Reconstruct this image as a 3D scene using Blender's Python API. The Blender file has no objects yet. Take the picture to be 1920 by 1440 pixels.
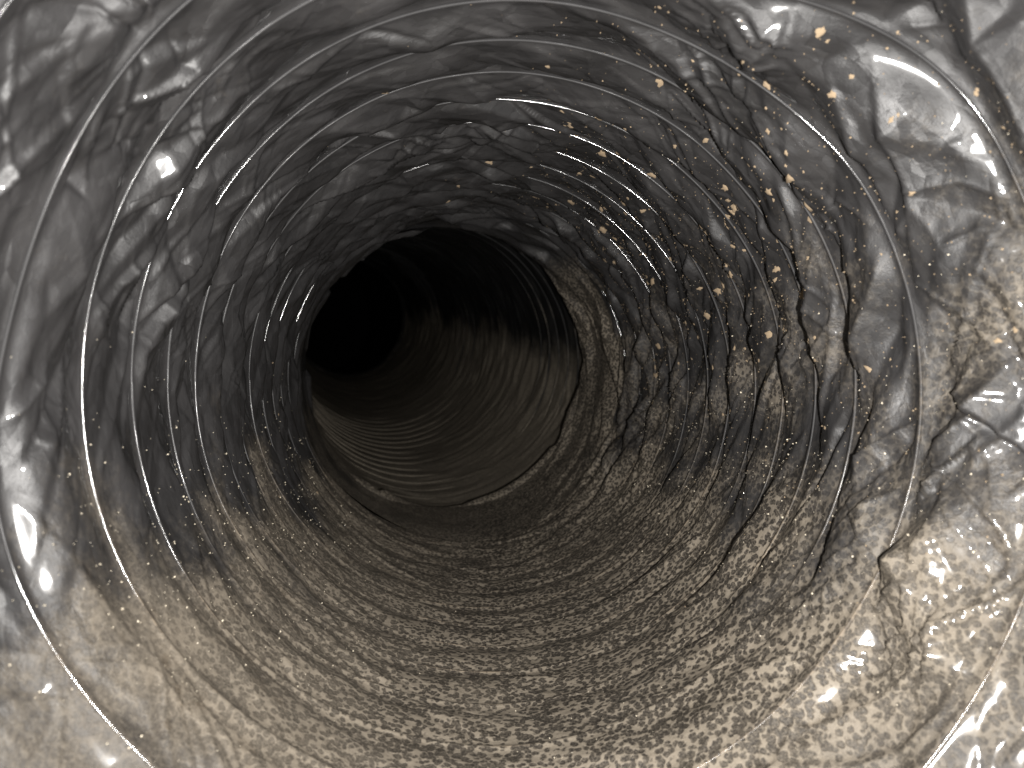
import bpy, bmesh, math, random
import numpy as np
from mathutils import Vector, Matrix
from mathutils.geometry import delaunay_2d_cdt

scene = bpy.context.scene
COL = scene.collection
PI = math.pi

# ------------------------------------------------------------------ camera
cam_data = bpy.data.cameras.new("camera")
cam_data.sensor_width = 36.0
cam_data.lens = 27.2
cam_data.clip_start = 0.005
cam_data.clip_end = 50.0
cam_data.dof.use_dof = True
cam_data.dof.focus_distance = 0.29
cam_data.dof.aperture_fstop = 19.0
cam = bpy.data.objects.new("camera", cam_data)
cam.location = (0, 0, 0)
cam.rotation_euler = (PI / 2, 0, 0)          # looks along +Y
COL.objects.link(cam)
scene.camera = cam

# ------------------------------------------------------------------ world: unlit inside of a duct
world = bpy.data.worlds.new("World")
scene.world = world
world.use_nodes = True
bg = world.node_tree.nodes["Background"]
bg.inputs[0].default_value = (0.0, 0.0, 0.0, 1)
bg.inputs[1].default_value = 0.0

# ------------------------------------------------------------------ the phone's flash, beside the lens
fl = bpy.data.lights.new("flash", 'AREA')
fl.shape = 'DISK'
fl.size = 0.007
fl.energy = 1.6
fl.color = (1.0, 0.970, 0.935)
flo = bpy.data.objects.new("flash", fl)
flo.location = (0.020, -0.002, -0.008)
flo.rotation_euler = (PI / 2, 0, 0)
COL.objects.link(flo)

scene.view_settings.view_transform = 'Standard'
scene.view_settings.look = 'None'
scene.view_settings.exposure = 0.0
scene.view_settings.gamma = 1.0
scene.view_settings.use_curve_mapping = False
scene.cycles.max_bounces = 6
scene.cycles.sample_clamp_indirect = 4.0

# ------------------------------------------------------------------ numeric helpers
R0 = 0.100          # duct radius
PITCH = 0.0245       # wire pitch
PHI = 0.046

def _fade(t): return t * t * t * (t * (t * 6 - 15) + 10)

def noise3(x, y, z, seed=0):
    x, y, z = np.broadcast_arrays(x, y, z)
    x0 = np.floor(x).astype(np.int64); y0 = np.floor(y).astype(np.int64); z0 = np.floor(z).astype(np.int64)
    fx = x - x0; fy = y - y0; fz = z - z0
    u, v, w = _fade(fx), _fade(fy), _fade(fz)
    def g(ix, iy, iz, dx, dy, dz):
        h = (ix * 374761393 + iy * 668265263 + iz * 2147483647 + seed * 144665) & 0xFFFFFFFF
        h = ((h ^ (h >> 13)) * 1274126177) & 0xFFFFFFFF
        h = h ^ (h >> 16)
        a = (h & 1023) * (2 * PI / 1024); c = ((h >> 10) & 1023) / 511.5 - 1
        s = np.sqrt(np.maximum(0, 1 - c * c))
        return np.cos(a) * s * dx + np.sin(a) * s * dy + c * dz
    def lerp(a, b, t): return a + (b - a) * t
    r = []
    for dz in (0, 1):
        a = lerp(g(x0, y0, z0 + dz, fx, fy, fz - dz), g(x0 + 1, y0, z0 + dz, fx - 1, fy, fz - dz), u)
        b = lerp(g(x0, y0 + 1, z0 + dz, fx, fy - 1, fz - dz), g(x0 + 1, y0 + 1, z0 + dz, fx - 1, fy - 1, fz - dz), u)
        r.append(lerp(a, b, v))
    return lerp(r[0], r[1], w) * 1.5

def cyl_noise(th, d, scale, seed, stretch=1.0):
    # noise that closes on itself round the duct; scale in cells per metre
    k = R0 * scale / stretch
    return noise3(np.cos(th) * k + 17.3, np.sin(th) * k + 5.1, d * scale + 3.7, seed)

def smooth(a, b, x):
    t = np.clip((x - a) / (b - a), 0, 1)
    return t * t * (3 - 2 * t)

# axis of the duct: straight at first, then veering left and up
KD = np.array([-0.10, 0.10, 0.25, 0.40, 0.52, 0.70, 1.00, 1.46, 1.90])
KX = np.array([0.0, 0.0, -0.003, -0.017, -0.038, -0.083, -0.175, -0.312, -0.48])
KZ = np.array([0.0, 0.0, 0.0005, 0.003, 0.008, 0.030, 0.070, 0.126, 0.16])

def _herm(K, d):
    m = np.gradient(K, KD)
    i = np.clip(np.searchsorted(KD, d) - 1, 0, len(KD) - 2)
    h = KD[i + 1] - KD[i]; t = (d - KD[i]) / h
    return ((2*t**3 - 3*t**2 + 1) * K[i] + (t**3 - 2*t**2 + t) * h * m[i]
            + (-2*t**3 + 3*t**2) * K[i + 1] + (t**3 - t**2) * h * m[i + 1])

def axis(d):
    d = np.asarray(d, float); e = 1e-3
    C = np.stack([_herm(KX, d), d, _herm(KZ, d)], -1)
    T = np.stack([(_herm(KX, d + e) - _herm(KX, d - e)) / (2*e), np.ones_like(d), (_herm(KZ, d + e) - _herm(KZ, d - e)) / (2*e)], -1)
    T /= np.linalg.norm(T, axis=-1, keepdims=True)
    Rt = np.cross(T, np.array([0, 0, 1.0])); Rt /= np.linalg.norm(Rt, axis=-1, keepdims=True)
    return C, T, Rt, np.cross(Rt, T)

def surf(th, d, r):
    C, T, Rt, Up = axis(d)
    return C + (np.cos(th) * r)[..., None] * Rt + (np.sin(th) * r)[..., None] * Up

def facets(th, dd, length, width, ang, seed):
    """crumpled film: random heights joined by flat triangles (creases at their edges); grid nth x nd"""
    rs = np.random.RandomState(seed)
    L = 2 * PI * R0
    s = (th - th[0]) * R0
    d0, d1 = dd[0] - 0.03, dd[-1] + 0.03
    n = int(L * (d1 - d0) / (length * width))
    P = np.stack([rs.rand(n) * L, d0 + rs.rand(n) * (d1 - d0)], 1)
    H = rs.randn(n)
    pad = 2.5 * max(length, width)
    lo = P[:, 0] < pad; hi = P[:, 0] > L - pad
    PA = np.concatenate([P, P[lo] + [L, 0], P[hi] - [L, 0]]); HA = np.concatenate([H, H[lo], H[hi]])
    c, sn = math.cos(ang), math.sin(ang)
    A = np.stack([(PA[:, 0] * c + PA[:, 1] * sn) / length, (-PA[:, 0] * sn + PA[:, 1] * c) / width], 1)
    res = delaunay_2d_cdt([Vector((float(a), float(b))) for a, b in A], [], [], 0, 1e-7)
    ov = res[3]
    idx = np.array([o[0] if o else 0 for o in ov])
    tris = idx[np.array([list(f) for f in res[2] if len(f) == 3])]
    F = np.zeros((len(th), len(dd)), np.float32)
    X = PA[tris]; Z = HA[tris]
    smin = X[:, :, 0].min(1); smax = X[:, :, 0].max(1); dmin = X[:, :, 1].min(1); dmax = X[:, :, 1].max(1)
    i0 = np.searchsorted(s, smin); i1 = np.searchsorted(s, smax)
    j0 = np.searchsorted(dd, dmin); j1 = np.searchsorted(dd, dmax)
    for k in range(len(tris)):
        a, b, c0, e = i0[k], i1[k], j0[k], j1[k]
        if b <= a or e <= c0: continue
        (x1, y1), (x2, y2), (x3, y3) = X[k]
        det = (y2 - y3) * (x1 - x3) + (x3 - x2) * (y1 - y3)
        if abs(det) < 1e-14: continue
        sx = s[a:b, None] - x3; dy = dd[None, c0:e] - y3
        l1 = ((y2 - y3) * sx + (x3 - x2) * dy) / det
        l2 = ((y3 - y1) * sx + (x1 - x3) * dy) / det
        l3 = 1 - l1 - l2
        m = (l1 >= -1e-6) & (l2 >= -1e-6) & (l3 >= -1e-6)
        v = F[a:b, c0:e]
        v[m] = (l1 * Z[k, 0] + l2 * Z[k, 1] + l3 * Z[k, 2])[m]
    return F

def soften(F, n=1):
    for _ in range(n):
        F = (np.roll(F, 1, 0) + 2 * F + np.roll(F, -1, 0)) / 4
        G = F.copy(); G[:, 1:-1] = (F[:, :-2] + 2 * F[:, 1:-1] + F[:, 2:]) / 4
        F = G
    return F

# ------------------------------------------------------------------ object helpers
def tag(o, label=None, cat=None, group=None, kind=None):
    if label: o['label'] = label
    if cat: o['category'] = cat
    if group: o['group'] = group
    if kind: o['kind'] = kind
    return o

def empty(name, loc):
    o = bpy.data.objects.new(name, None)
    o.empty_display_size = 0.02
    o.location = loc
    COL.objects.link(o)
    return o

def link(name, me, mat, parent):
    if mat is not None and not me.materials: me.materials.append(mat)
    o = bpy.data.objects.new(name, me)
    COL.objects.link(o)
    if parent is not None:
        o.parent = parent
        o.matrix_parent_inverse = Matrix.Translation(-parent.location)
    return o

def mesh_np(name, V, F, attrs=None, smooth_shade=True):
    me = bpy.data.meshes.new(name)
    V = np.ascontiguousarray(V, np.float32).reshape(-1, 3)
    F = np.ascontiguousarray(F, np.int32)
    k = F.shape[1]
    me.vertices.add(len(V)); me.vertices.foreach_set('co', V.ravel())
    me.loops.add(F.size); me.loops.foreach_set('vertex_index', F.ravel())
    me.polygons.add(len(F)); me.polygons.foreach_set('loop_start', np.arange(0, F.size, k, dtype=np.int32))
    for an, av in (attrs or {}).items():
        a = me.attributes.new(an, 'FLOAT', 'POINT')
        a.data.foreach_set('value', np.ascontiguousarray(av, np.float32).ravel())
    me.update(calc_edges=True)
    me.polygons.foreach_set('use_smooth', np.full(len(F), smooth_shade))
    me.validate()
    return me

def grid_faces(nt, nd, closed=True):
    i = np.arange(nt if closed else nt - 1); j = np.arange(nd - 1)
    I, J = np.meshgrid(i, j, indexing='ij'); I2 = (I + 1) % nt
    return np.stack([I * nd + J, I * nd + J + 1, I2 * nd + J + 1, I2 * nd + J], -1).reshape(-1, 4)

# ------------------------------------------------------------------ materials
def nn(nt, kind, **kw):
    n = nt.nodes.new(kind)
    for k, v in kw.items(): setattr(n, k, v)
    return n

def film_material(name, film_col, dust_light, dust_dark, rough_film=0.30, mottle=1.0, wire=False, dull=False):
    m = bpy.data.materials.new(name); m.use_nodes = True
    nt = m.node_tree; L = nt.links
    b = nt.nodes['Principled BSDF']
    tc = nn(nt, 'ShaderNodeTexCoord')
    P = tc.outputs['Object']
    def noise(scale, detail=3, rough=.55, src=P):
        n = nn(nt, 'ShaderNodeTexNoise'); L.new(src, n.inputs['Vector'])
        n.inputs['Scale'].default_value = scale; n.inputs['Detail'].default_value = detail; n.inputs['Roughness'].default_value = rough
        return n
    def math_(op, a, b_, clamp=False):
        n = nn(nt, 'ShaderNodeMath', operation=op, use_clamp=clamp)
        for i, v in enumerate((a, b_)):
            if isinstance(v, (int, float)): n.inputs[i].default_value = v
            else: L.new(v, n.inputs[i])
        return n.outputs[0]
    def ramp(src, a, b_, o0=0.0, o1=1.0):
        n = nn(nt, 'ShaderNodeMapRange', interpolation_type='SMOOTHSTEP'); L.new(src, n.inputs[0])
        n.inputs[1].default_value = a; n.inputs[2].default_value = b_; n.inputs[3].default_value = o0; n.inputs[4].default_value = o1
        return n.outputs[0]
    def mix(f, a, b_):
        n = nn(nt, 'ShaderNodeMix', data_type='RGBA')
        if isinstance(f, (int, float)): n.inputs[0].default_value = f
        else: L.new(f, n.inputs[0])
        for i, v in ((6, a), (7, b_)):
            if isinstance(v, tuple): n.inputs[i].default_value = v + (1,)
            else: L.new(v, n.inputs[i])
        return n.outputs[2]
    dust = nn(nt, 'ShaderNodeAttribute', attribute_name='dust').outputs['Fac']
    # leopard mottling: dark blots parted by a tan network
    warp = noise(260, 2)
    add = nn(nt, 'ShaderNodeVectorMath', operation='MULTIPLY_ADD')
    L.new(warp.outputs['Color'], add.inputs[0]); add.inputs[1].default_value = (.0024,) * 3; L.new(P, add.inputs[2])
    vor = nn(nt, 'ShaderNodeTexVoronoi', feature='F1'); L.new(add.outputs[0], vor.inputs['Vector']); vor.inputs['Scale'].default_value = 600
    fine = noise(900, 3, .7); mid = noise(60, 3); big = noise(14, 3)
    blot = math_('ADD', vor.outputs['Distance'], math_('MULTIPLY', math_('SUBTRACT', fine.outputs['Fac'], .5), .55))
    blot = math_('ADD', blot, math_('MULTIPLY', math_('SUBTRACT', mid.outputs['Fac'], .5), .5))
    tan = ramp(blot, .43, .66)
    tan = math_('ADD', math_('MULTIPLY', tan, mottle), 1 - mottle - .0)
    # smoother patches where the network has run together
    runs = ramp(big.outputs['Fac'], .54, .74)
    sx = nn(nt, 'ShaderNodeSeparateXYZ'); L.new(P, sx.inputs[0])
    runs = math_('MAXIMUM', runs, ramp(math_('ADD', sx.outputs[0], math_('MULTIPLY', math_('SUBTRACT', mid.outputs['Fac'], .5), .05)), -.015, -.055, 0, .8))   # left side: evenly dusted
    tan = math_('MAXIMUM', tan, math_('MULTIPLY', runs, .27))
    dcol = mix(tan, dust_dark, dust_light)
    soft = nn(nt, 'ShaderNodeAttribute', attribute_name='caked').outputs['Fac']   # dust caked to an even coat
    tan = math_('ADD', math_('MULTIPLY', tan, math_('SUBTRACT', 1, soft)), math_('MULTIPLY', math_('MULTIPLY', soft, .95), mid.outputs['Fac']))
    dcol = mix(tan, dust_dark, dust_light)
    stain = ramp(noise(110, 4, .6).outputs['Fac'], .54, .70, 0, .55)
    dcol = mix(math_('MULTIPLY', stain, soft), dcol, (.075, .048, .024))
    grain = noise(1700, 3, .7)
    dcol = mix(ramp(grain.outputs['Fac'], .35, .75, 0, .35), dcol, tuple(min(1, c * 1.7) for c in dust_light))
    # broken edge of the dusty zone
    edge = math_('ADD', dust, math_('MULTIPLY', math_('SUBTRACT', noise(45, 5, .65).outputs['Fac'], .5), .9))
    edge = math_('ADD', edge, math_('MULTIPLY', math_('SUBTRACT', noise(420, 3, .7).outputs['Fac'], .5), .5))
    dm = ramp(edge, .10, .92)
    # thin haze of dust on the bare film
    haze = ramp(noise(30, 4, .6).outputs['Fac'], .30, .75)
    fc = mix(haze, film_col, tuple(c * 1.9 for c in film_col))
    col = mix(dm, fc, dcol)
    L.new(col, b.inputs['Base Color'])
    rvar = noise(70, 3).outputs['Fac']
    r = math_('ADD', ramp(rvar, .3, .7, rough_film - .06, rough_film + .08), math_('MULTIPLY', dm, .22), True)
    L.new(r, b.inputs['Roughness'])
    b.inputs['Specular IOR Level'].default_value = 0.5
    b.inputs['Coat Weight'].default_value = 0.35
    L.new(math_('SUBTRACT', .50, math_('MULTIPLY', dm, .15)), b.inputs['Coat Weight'])
    L.new(ramp(rvar, .3, .7, .035, .12), b.inputs['Coat Roughness'])
    if dull:
        b.inputs['Specular IOR Level'].default_value = .15
        for l in list(b.inputs['Coat Weight'].links): L.remove(l)
        b.inputs['Coat Weight'].default_value = 0
    else: b.inputs['Specular IOR Level'].default_value = .4
    if wire:                                             # film polished in places, dull with dust in others
        pv = ramp(noise(20, 3).outputs['Fac'], .30, .52)
        L.new(math_('MULTIPLY', math_('ADD', math_('MULTIPLY', pv, .85), .12), math_('SUBTRACT', 1.0, math_('MULTIPLY', dm, .93))), b.inputs['Coat Weight'])
        b.inputs['Roughness'].default_value = .6
        for l in list(b.inputs['Roughness'].links) + list(b.inputs['Coat Roughness'].links): L.remove(l)
        b.inputs['Roughness'].default_value = .55; b.inputs['Coat Roughness'].default_value = .085
        b.inputs['Specular IOR Level'].default_value = .25
    hsum = math_('ADD', math_('MULTIPLY', math_('MULTIPLY', tan, dm), .35), math_('MULTIPLY', grain.outputs['Fac'], .10))
    hsum = math_('ADD', hsum, math_('MULTIPLY', noise(240, 4).outputs['Fac'], math_('ADD', math_('MULTIPLY', dm, .5), .06)))
    if not (wire or dull):                               # crumpled film: small flat facets, each with its own tilt
        for sc_, k, seed_ in ((80, .10, 0.0), (210, .06, 7.3)):
            mp = nn(nt, 'ShaderNodeVectorMath', operation='MULTIPLY_ADD'); L.new(P, mp.inputs[0])
            mp.inputs[1].default_value = (1, 3.2, 1); mp.inputs[2].default_value = (seed_,) * 3
            wq = nn(nt, 'ShaderNodeVectorMath', operation='MULTIPLY_ADD'); L.new(noise(90, 2).outputs['Color'], wq.inputs[0])
            wq.inputs[1].default_value = (.006,) * 3; L.new(mp.outputs[0], wq.inputs[2])
            vv = nn(nt, 'ShaderNodeTexVoronoi', feature='F1'); L.new(wq.outputs[0], vv.inputs['Vector']); vv.inputs['Scale'].default_value = sc_
            off = nn(nt, 'ShaderNodeVectorMath', operation='SUBTRACT'); L.new(wq.outputs[0], off.inputs[0]); L.new(vv.outputs['Position'], off.inputs[1])
            tilt = nn(nt, 'ShaderNodeVectorMath', operation='SUBTRACT'); L.new(vv.outputs['Color'], tilt.inputs[0]); tilt.inputs[1].default_value = (.5,) * 3
            dp = nn(nt, 'ShaderNodeVectorMath', operation='DOT_PRODUCT'); L.new(off.outputs[0], dp.inputs[0]); L.new(tilt.outputs[0], dp.inputs[1])
            keep_ = math_('MULTIPLY', math_('SUBTRACT', 1, math_('MULTIPLY', dm, .75)), k / .0006)
            hsum = math_('ADD', hsum, math_('MULTIPLY', dp.outputs['Value'], keep_))
    bump = nn(nt, 'ShaderNodeBump'); L.new(hsum, bump.inputs['Height'])
    bump.inputs['Strength'].default_value = 1.0 if not (wire or dull) else .35; bump.inputs['Distance'].default_value = .0006
    L.new(bump.outputs[0], b.inputs['Normal']); 
    return m

def plain(name, col, rough, vary=.5, coat=0.0):
    m = bpy.data.materials.new(name); m.use_nodes = True
    nt = m.node_tree; b = nt.nodes['Principled BSDF']
    n = nn(nt, 'ShaderNodeTexNoise'); tc = nn(nt, 'ShaderNodeTexCoord')
    nt.links.new(tc.outputs['Object'], n.inputs['Vector']); n.inputs['Scale'].default_value = 700; n.inputs['Detail'].default_value = 4
    r = nn(nt, 'ShaderNodeValToRGB'); nt.links.new(n.outputs['Fac'], r.inputs[0])
    r.color_ramp.elements[0].position = .3; r.color_ramp.elements[1].position = .7
    r.color_ramp.elements[0].color = tuple(c * (1 - vary) for c in col) + (1,)
    r.color_ramp.elements[1].color = tuple(min(1, c * (1 + vary)) for c in col) + (1,)
    nt.links.new(r.outputs[0], b.inputs['Base Color'])
    b.inputs['Roughness'].default_value = rough
    b.inputs['Coat Weight'].default_value = coat; b.inputs['Coat Roughness'].default_value = .08
    return m

M_film = film_material("black_film", (.0190, .0184, .0187), (.200, .171, .133), (.0155, .0127, .0102), .47)
M_far = film_material("dull_far_film", (.013, .013, .013), (.20, .175, .138), (.10, .085, .067), .55, .6, dull=True)
M_clump = plain("tan_dust", (.30, .225, .145), .95, .4)
M_speck = plain("pale_grit", (.72, .64, .50), .35, .25, .5)

# ------------------------------------------------------------------ near duct: liner
rng = random.Random(4)
NT = 1300
TH = -PI + 2 * PI * np.arange(NT) / NT
D_END = 0.475
DD = np.concatenate([np.arange(-0.07, 0.095, .0022), np.arange(0.095, 0.31, .00052), np.arange(0.31, D_END, .00075)])
T2, D2 = np.meshgrid(TH, DD, indexing='ij')

def dust_amount(T, D, n1=None):
    # dust lies in the bottom, a little up the right-hand wall
    c = np.radians(-88)
    a = np.abs((T - c + PI) % (2 * PI) - PI)
    n = cyl_noise(T, D, 22, 31)
    main = 1 - smooth(np.radians(40), np.radians(84), a + n * .40 + .16 * cyl_noise(T, D, 70, 33))
    b = np.abs((T - np.radians(-18) + PI) % (2 * PI) - PI)  # thin brown film of dust up the right wall
    side = (.34 + .36 * cyl_noise(T, D, 40, 32)) * (1 - smooth(np.radians(20), np.radians(66), b + n * .4))
    mouth_ = (.62 + .45 * cyl_noise(T, D, 30, 34)) * (1 - smooth(.105, .135, D))   # tan dirt towards the open end, raised to paint in its brighter look
    side = np.maximum(side, mouth_)
    main = main * (1 - (1 - smooth(.125, .21, D)) * np.clip(.55 + .22 * smooth(-.1, .6, np.cos(T)) + .6 * cyl_noise(T, D, 32, 35), 0, .9))
    return np.maximum(main, np.clip(side, 0, 1))

def flare(T, D):                                        # the open end is pulled wide, most at the lower right
    c = smooth(-.45, .7, np.cos(T + .35))
    l = smooth(.35, .95, np.cos(T + 2.35))
    x = (.153 + .046 * c + .018 * l) - D
    return (.42 + .40 * c + .22 * l) * (np.sqrt(x * x + .010 ** 2) + x) / 2

def coil_warp(T, D):                                    # the coils are not evenly spaced
    return .0034 * cyl_noise(T, D, 6, 71) + .0006 * cyl_noise(T, D, 20, 72)

def wire_u(T, D):
    return ((D + coil_warp(T, D)) / PITCH - T / (2 * PI) + PHI) % 1.0

U = wire_u(T2, D2)
dist = np.minimum(U, 1 - U) * PITCH                     # distance to the nearest wire
n_a = cyl_noise(T2, D2, 16, 1)
n_b = cyl_noise(T2, D2, 45, 2)
n_c = cyl_noise(T2, D2, 9, 3)
bottom = smooth(.05, .85, -np.sin(T2 + .35))            # 1 at the floor
right = smooth(-.1, .75, np.cos(T2))
right_near = np.maximum(right * (1 - smooth(.16, .235, D2)), .75 * (1 - smooth(.120, .165, D2)))
pk = .54 + .14 * n_b
rise = smooth(0.02, 1.0, U / pk); fall = 1 - smooth(pk + .02, 1 - .0030 / PITCH, U)
pillow = np.where(U < pk, rise, fall)
H = .0038 * (1 - .80 * (1 - smooth(.13, .20, D2))) * (1 + 1.1 * n_a + .5 * n_b) * (1 - .72 * bottom) * (1 - .35 * right)
H = np.clip(H, .0005, .0052)
F1 = facets(TH, DD, .030, .0056, -.40, 11)
F2 = facets(TH, DD, .030, .0075, .42, 12)
F3 = facets(TH, DD, .016, .0042, -.15, 13)
env = smooth(.0004, .0048, dist)
amp = (.60 + .7 * smooth(-.2, .5, n_c)) * (1 - .72 * bottom * (1 - .8 * right_near)) * (1 - .30 * right_near)
far_k = 1 + .25 * smooth(.25, .4, D2)
F4 = facets(TH, DD, .042, .0085, -.50, 14)
F5 = facets(TH, DD, .022, .010, .35, 15)
gate = smooth(-.35, .25, cyl_noise(T2, D2, 38, 16))
pinch = (np.exp(-np.abs(F4 / .10)) + .7 * np.exp(-np.abs(F5 / .08)) - .8 * np.exp(-np.abs((F4 - .7) / .08)) - .6 * np.exp(-np.abs((F5 + .6) / .08))) * gate      # sharp pinched folds
crumple = env * amp * far_k * (.0016 * F1 + .0008 * F2 + .00028 * F3 + .0011 * pinch)
F6 = facets(TH, DD, .0190, .0120, .35, 17)
crumple += smooth(.0004, .0055, dist) * np.maximum(right_near, 1.0 * (1 - smooth(.15, .20, D2)) * smooth(-.3, .5, -np.sin(T2))) * (.70 + .30 * right) * (.0040 * F6 + .0012 * np.exp(-np.abs(F6 / .08)) + .0012 * pinch)
bead = .00060 * np.exp(-(dist / .0010) ** 2)
lump = .0014 * cyl_noise(T2, D2, 7, 5)
h = H * pillow + crumple + bead + lump
endfade = smooth(D_END, D_END - .012, D2)
h = h * (.3 + .7 * endfade)
V = surf(T2, D2, R0 + flare(T2, D2) - h)
dust = dust_amount(T2, D2)
caked = np.clip(.58 * (1 - smooth(.145, .215, D2 + .02 * cyl_noise(T2, D2, 25, 36))) + .32 * smooth(.25, .8, -np.cos(T2 + .1 + .4 * cyl_noise(T2, D2, 20, 37))), 0, .62)

near = empty('flexible_duct', (0, 0.0, -R0))
tag(near, 'nearest stretch of shiny black plastic duct with close wire coils and tan dust spots', 'duct', 'flexible duct runs')
liner_me = mesh_np('liner', V, grid_faces(NT, len(DD)), {'dust': dust, 'caked': caked})
link('liner', liner_me, M_film, near)

# normals of the grid (pointing into the duct)
gt = np.roll(V, -1, 0) - np.roll(V, 1, 0)
gd = np.gradient(V, axis=1)
N = np.cross(gd, gt); N /= np.linalg.norm(N, axis=-1, keepdims=True) + 1e-12
inw = axis(D2)[0] - V
N *= np.sign((N * inw).sum(-1, keepdims=True))

# ------------------------------------------------------------------ wire coils (each turn of the helix, film drawn tight over it)
def wire_turn(n, pitch, phi, r_in, rad, seed, d_max, d_min, segs=360, sides=8, wob=.00022):
    th = np.linspace(-PI, PI, segs + 1)
    tgt = pitch * (n + th / (2 * PI) - phi)
    d = tgt.copy()
    if r_in == R0:
        for _ in range(12): d = tgt - coil_warp(th, d)
    keep = (d < d_max) & (d > d_min)
    th = th[keep]; d = d[keep]
    if len(th) < 6: return None
    lump_ = .0014 * cyl_noise(th, d, 7, 5) - flare(th, d) if r_in == R0 else 0 * th
    w = wob * cyl_noise(th, d, 30, seed) - .00045 * smooth(.1, .8, -np.sin(th)) + .00035 * smooth(.1, .8, np.sin(th))
    c = surf(th, d, r_in - (.00052 if r_in == R0 else .0003) - lump_ - w)
    C, T, Rt, Up = axis(d)
    e1 = np.cos(th)[:, None] * Rt + np.sin(th)[:, None] * Up
    rr = rad * (1 + .10 * cyl_noise(th, d, 120, seed + 7))
    ring = np.arange(sides) * 2 * PI / sides
    V_ = c[:, None, :] + rr[:, None, None] * (np.cos(ring)[None, :, None] * e1[:, None, :] + np.sin(ring)[None, :, None] * T[:, None, :])
    n_ = len(th)
    I, J = np.meshgrid(np.arange(n_ - 1), np.arange(sides), indexing='ij'); J2 = (J + 1) % sides
    F = np.stack([I * sides + J, (I + 1) * sides + J, (I + 1) * sides + J2, I * sides + J2], -1).reshape(-1, 4)
    du = dust_amount(th, d)[:, None].repeat(sides, 1)
    return mesh_np('wire_coil', V_, F, {'dust': du})

M_wire = film_material("film_over_wire", (.024, .0235, .024), (.19, .155, .115), (.06, .05, .04), .34, wire=True)
for n in range(-2, 21):
    me = wire_turn(n, PITCH, PHI, R0, .00050, 60 + n, D_END - .004, -.06)
    if me: link('wire_coil', me, M_wire, near)

# ------------------------------------------------------------------ dust clumps and grit stuck to the liner
def clump_mesh(seed):
    r = random.Random(seed)
    n = 13
    V_ = [(0, 0, .20)]; 
    a0 = r.random() * 6
    el = r.uniform(.6, 1.0)
    outer = []
    for k in range(n):
        a = a0 + 2 * PI * k / n
        q = r.uniform(.55, 1.05) * (1.35 if r.random() < .18 else 1)
        outer.append((math.cos(a) * q, math.sin(a) * q * el))
    for x, y in outer: V_.append((x * .6, y * .6, .17 * r.uniform(.6, 1.2)))
    for x, y in outer: V_.append((x, y, -.05))
    F = [(0, 1 + k, 1 + (k + 1) % n) for k in range(n)]
    for k in range(n):
        a, b = 1 + k, 1 + (k + 1) % n
        F += [(a, a + n, b + n), (a, b + n, b)]
    return mesh_np('dust_clump', np.array(V_), np.array(F))
CL = [clump_mesh(s) for s in range(12)]

def place(parent, me, name, mat, i, j, size, spin, lift=.0):
    p = V[i, j]; nrm = Vector(N[i, j])
    q = nrm.to_track_quat('Z', 'Y')
    o = link(name, me, mat, parent)
    o.matrix_basis = Matrix.Translation(Vector(p) + nrm * lift) @ q.to_matrix().to_4x4() @ Matrix.Rotation(spin, 4, 'Z') @ Matrix.Scale(size, 4)
    return o

rs = np.random.RandomState(8)
def pick(th, d):
    i = int(round((th + PI) / (2 * PI) * NT)) % NT
    return i, int(np.clip(np.searchsorted(DD, d), 1, len(DD) - 2))

clumps = []
for k in range(214):                                    # upper right wall, where the photo has most
    if k < 164: th = np.radians(np.clip(rs.normal(34, 23), -8, 105)); d = rs.uniform(.17, .42)
    elif k < 196: th = np.radians(rs.uniform(0, 62)); d = rs.uniform(.10, .22)
    else: th = np.radians(rs.uniform(60, 215)); d = rs.uniform(.24, .45)
    size = float(np.clip(np.exp(rs.normal(math.log(.00105), .42)) * min(1.35, max(.7, d / .24)), .00045, .0023))
    clumps.append((th, d, size))
for k in range(84):                                     # a few in little families
    th, d, s = clumps[rs.randint(0, 164)]
    clumps.append((th + rs.normal(0, .035), d + rs.normal(0, .004), s * .6))
for th, d, s in clumps:
    i, j = pick(th, d)
    place(near, CL[rs.randint(len(CL))], 'dust_clump', M_clump, i, j, s, rs.rand() * 6)

def grit(count, sampler, smin, smax, name, parent, mat, seed):
    r_ = np.random.RandomState(seed)
    base = np.array([(1, 0, 0), (-1, 0, 0), (0, 1, 0), (0, -1, 0), (0, 0, 1), (0, 0, -1)], float)
    f = np.array([(0, 2, 4), (2, 1, 4), (1, 3, 4), (3, 0, 4), (2, 0, 5), (1, 2, 5), (3, 1, 5), (0, 3, 5)])
    VV, FF = [], []
    for k in range(count):
        th, d = sampler(r_)
        i, j = pick(th, d)
        s = smin * (smax / smin) ** (r_.rand() ** 2.2)
        q = np.array(Matrix.Rotation(r_.rand() * 6, 3, Vector(r_.randn(3))))
        VV.append(V[i, j] + N[i, j] * s * .5 + (base * r_.uniform(.6, 1.2, (6, 1))) @ q.T * s); FF.append(f + 6 * k)
    o = link(name, mesh_np(name, np.concatenate(VV), np.concatenate(FF), None, False), mat, parent)
    tag(o, kind='stuff')
    return o

def s_right(r): return np.radians(r.normal(-12, 16)), .12 + .30 * r.rand() ** .8
def s_left(r): return np.radians(r.normal(-152, 13)), .11 + .33 * r.rand()
def s_all(r): return np.radians(r.uniform(-180, 60)), .10 + .36 * r.rand()
def s_tan(r): return np.radians(r.normal(28, 26)), .16 + .29 * r.rand()
grit(900, s_right, .00012, .00042, 'grit_specks', near, M_speck, 21)
grit(750, s_left, .00012, .00040, 'grit_specks', near, M_speck, 22)
grit(700, s_all, .00010, .00026, 'grit_specks', near, M_speck, 23)
grit(3200, s_tan, .00013, .00038, 'dust_grains', near, M_clump, 24)

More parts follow.
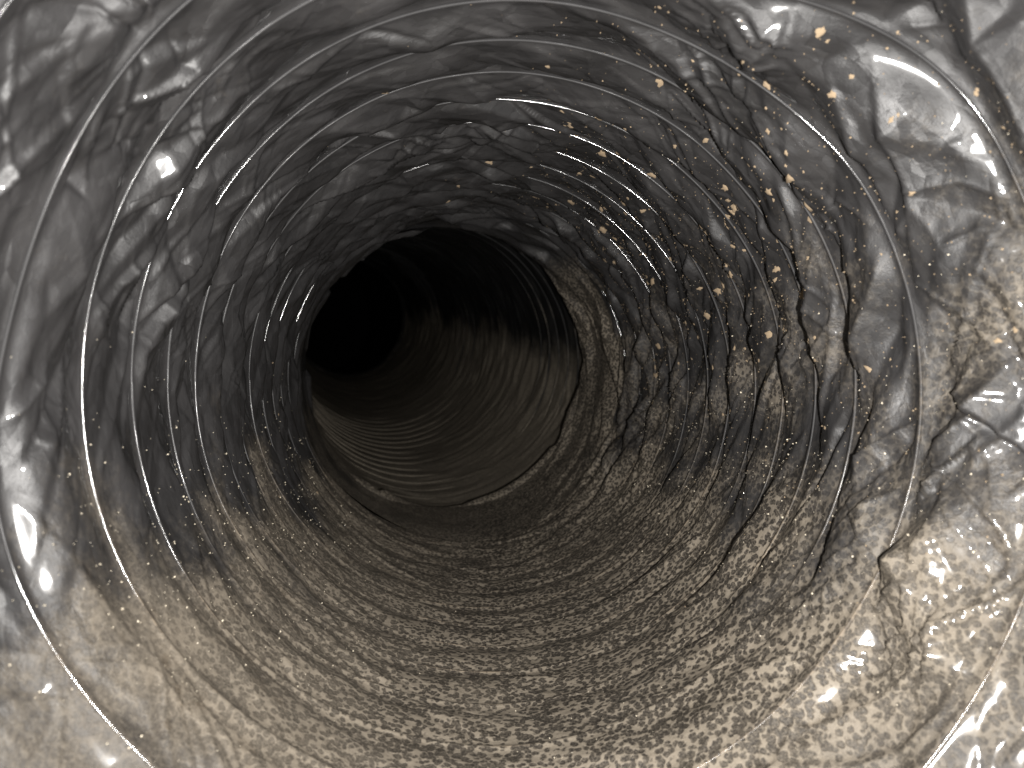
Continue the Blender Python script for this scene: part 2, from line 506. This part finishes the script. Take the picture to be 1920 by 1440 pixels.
# ------------------------------------------------------------------ sleeve joining the two stretches
def tube_mesh(name, dds, nt, rfun, dustfun):
    th = -PI + 2 * PI * np.arange(nt) / nt
    T, D = np.meshgrid(th, dds, indexing='ij')
    return mesh_np(name, surf(T, D, rfun(T, D, th, dds)), grid_faces(nt, len(dds)), {'dust': dustfun(T, D)})

sleeve = empty('connector_sleeve', tuple(surf(np.array([-PI / 2]), np.array([.50]), np.array([R0 + .006]))[0]))
tag(sleeve, 'smooth dusty connecting sleeve between the near wire coils and the dim far stretch', 'sleeve')

def sleeve_dust(T, D): return np.maximum(dust_amount(T, D), .8 * smooth(.3, .9, np.cos(T + .15)))

def r_band(T, D, th, dds):
    F = facets(th, dds, .024, .007, .3, 41)
    return R0 - .001 + .0026 * F * smooth(-.6, .6, np.cos(T - .9)) + .003 * cyl_noise(T, D, 14, 42)
link('band', tube_mesh('band', np.arange(.462, .545, .001), 420, r_band, sleeve_dust), M_film, sleeve)

def r_lip(T, D, th, dds):
    w = (D - .541) / .0155                                # the liner end turned in over the sleeve
    F = facets(th, dds, .020, .012, .2, 43)
    return R0 + .003 - (.0012 + .0045 * smooth(.1, .9, np.cos(T + .35)) + .0022 * smooth(-.3, .8, -np.cos(T - .3)) + .0040 * cyl_noise(T, .5 + 0 * D, 22, 44)) * np.sin(np.clip(w, 0, 1) * PI) ** .8 + .0026 * F * smooth(-.5, .6, np.cos(T - 1.4)) + .0016 * F
link('folded_lip', tube_mesh('folded_lip', np.arange(.541, .557, .0008), 300, r_lip, sleeve_dust), M_film, sleeve)

# ------------------------------------------------------------------ far duct
FP, FPHI, RF = .024, .3, R0 + .010
D_F1 = 1.45
far = empty('flexible_duct', tuple(surf(np.array([-PI / 2]), np.array([.56]), np.array([RF]))[0]))
tag(far, 'dim dusty stretch of duct curving away to the left beyond the sleeve', 'duct', 'flexible duct runs')
def far_dust(T, D):
    a = np.abs((T - np.radians(-80) + PI) % (2 * PI) - PI)
    return 1 - smooth(np.radians(62), np.radians(105), a + .2 * cyl_noise(T, D, 15, 51))
def r_far(T, D, th, dds):
    u = (D / FP - T / (2 * PI) + FPHI) % 1
    dist_ = np.minimum(u, 1 - u) * FP
    pk_ = .6
    pl = np.where(u < pk_, smooth(0, 1, u / pk_), 1 - smooth(pk_, .96, u))
    F = soften(facets(th, dds, .035, .010, -.3, 52), 1)
    g = facets(th, dds, .012, .008, .3, 53)
    bt = smooth(.2, .9, -np.sin(T))
    return RF - .0009 * np.clip(.3 + 1.5 * cyl_noise(T, D, 20, 56), 0, 1.5) * pl * (1 - .7 * bt) - smooth(0, .006, dist_) * (.0009 * F + .0005 * g) * (1 - .5 * bt) - .004 * cyl_noise(T, D, 6, 54)
dfar = np.concatenate([np.arange(.548, .95, .0016), np.arange(.95, D_F1, .003)])
link('liner', tube_mesh('liner', dfar, 460, r_far, far_dust), M_far, far)
n0 = int(.55 / FP) ; n1 = int(D_F1 / FP) + 1
for n in range(n0, n1):
    me = wire_turn(n, FP, FPHI, RF + .0016, .0008, 160 + n, D_F1, .552, 120, 6, .0008)
    if me: link('wire_coil', me, M_far, far)
def r_rim(T, D, th, dds):
    w = (D - 1.44) / .03
    return RF + .002 - (.006 + .006 * cyl_noise(T, 0 * D, 9, 55)) * np.sin(np.clip(w, 0, 1) * PI) ** .7
link('end_rim', tube_mesh('end_rim', np.arange(1.44, 1.4701, .002), 200, r_rim, lambda T, D: .25 * far_dust(T, D)), M_far, far)

# ------------------------------------------------------------------ black mouth beyond
M_black = plain("shade_black_film", (.0025, .0025, .0025), .9)  # darkness of the unlit opening put into the film's base colour
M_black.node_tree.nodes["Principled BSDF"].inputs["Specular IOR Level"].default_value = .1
mouth = empty('flexible_duct', tuple(surf(np.array([-PI / 2]), np.array([1.47]), np.array([RF + .03]))[0]))
tag(mouth, 'pitch black round duct opening at the far upper left end', 'duct', 'flexible duct runs')
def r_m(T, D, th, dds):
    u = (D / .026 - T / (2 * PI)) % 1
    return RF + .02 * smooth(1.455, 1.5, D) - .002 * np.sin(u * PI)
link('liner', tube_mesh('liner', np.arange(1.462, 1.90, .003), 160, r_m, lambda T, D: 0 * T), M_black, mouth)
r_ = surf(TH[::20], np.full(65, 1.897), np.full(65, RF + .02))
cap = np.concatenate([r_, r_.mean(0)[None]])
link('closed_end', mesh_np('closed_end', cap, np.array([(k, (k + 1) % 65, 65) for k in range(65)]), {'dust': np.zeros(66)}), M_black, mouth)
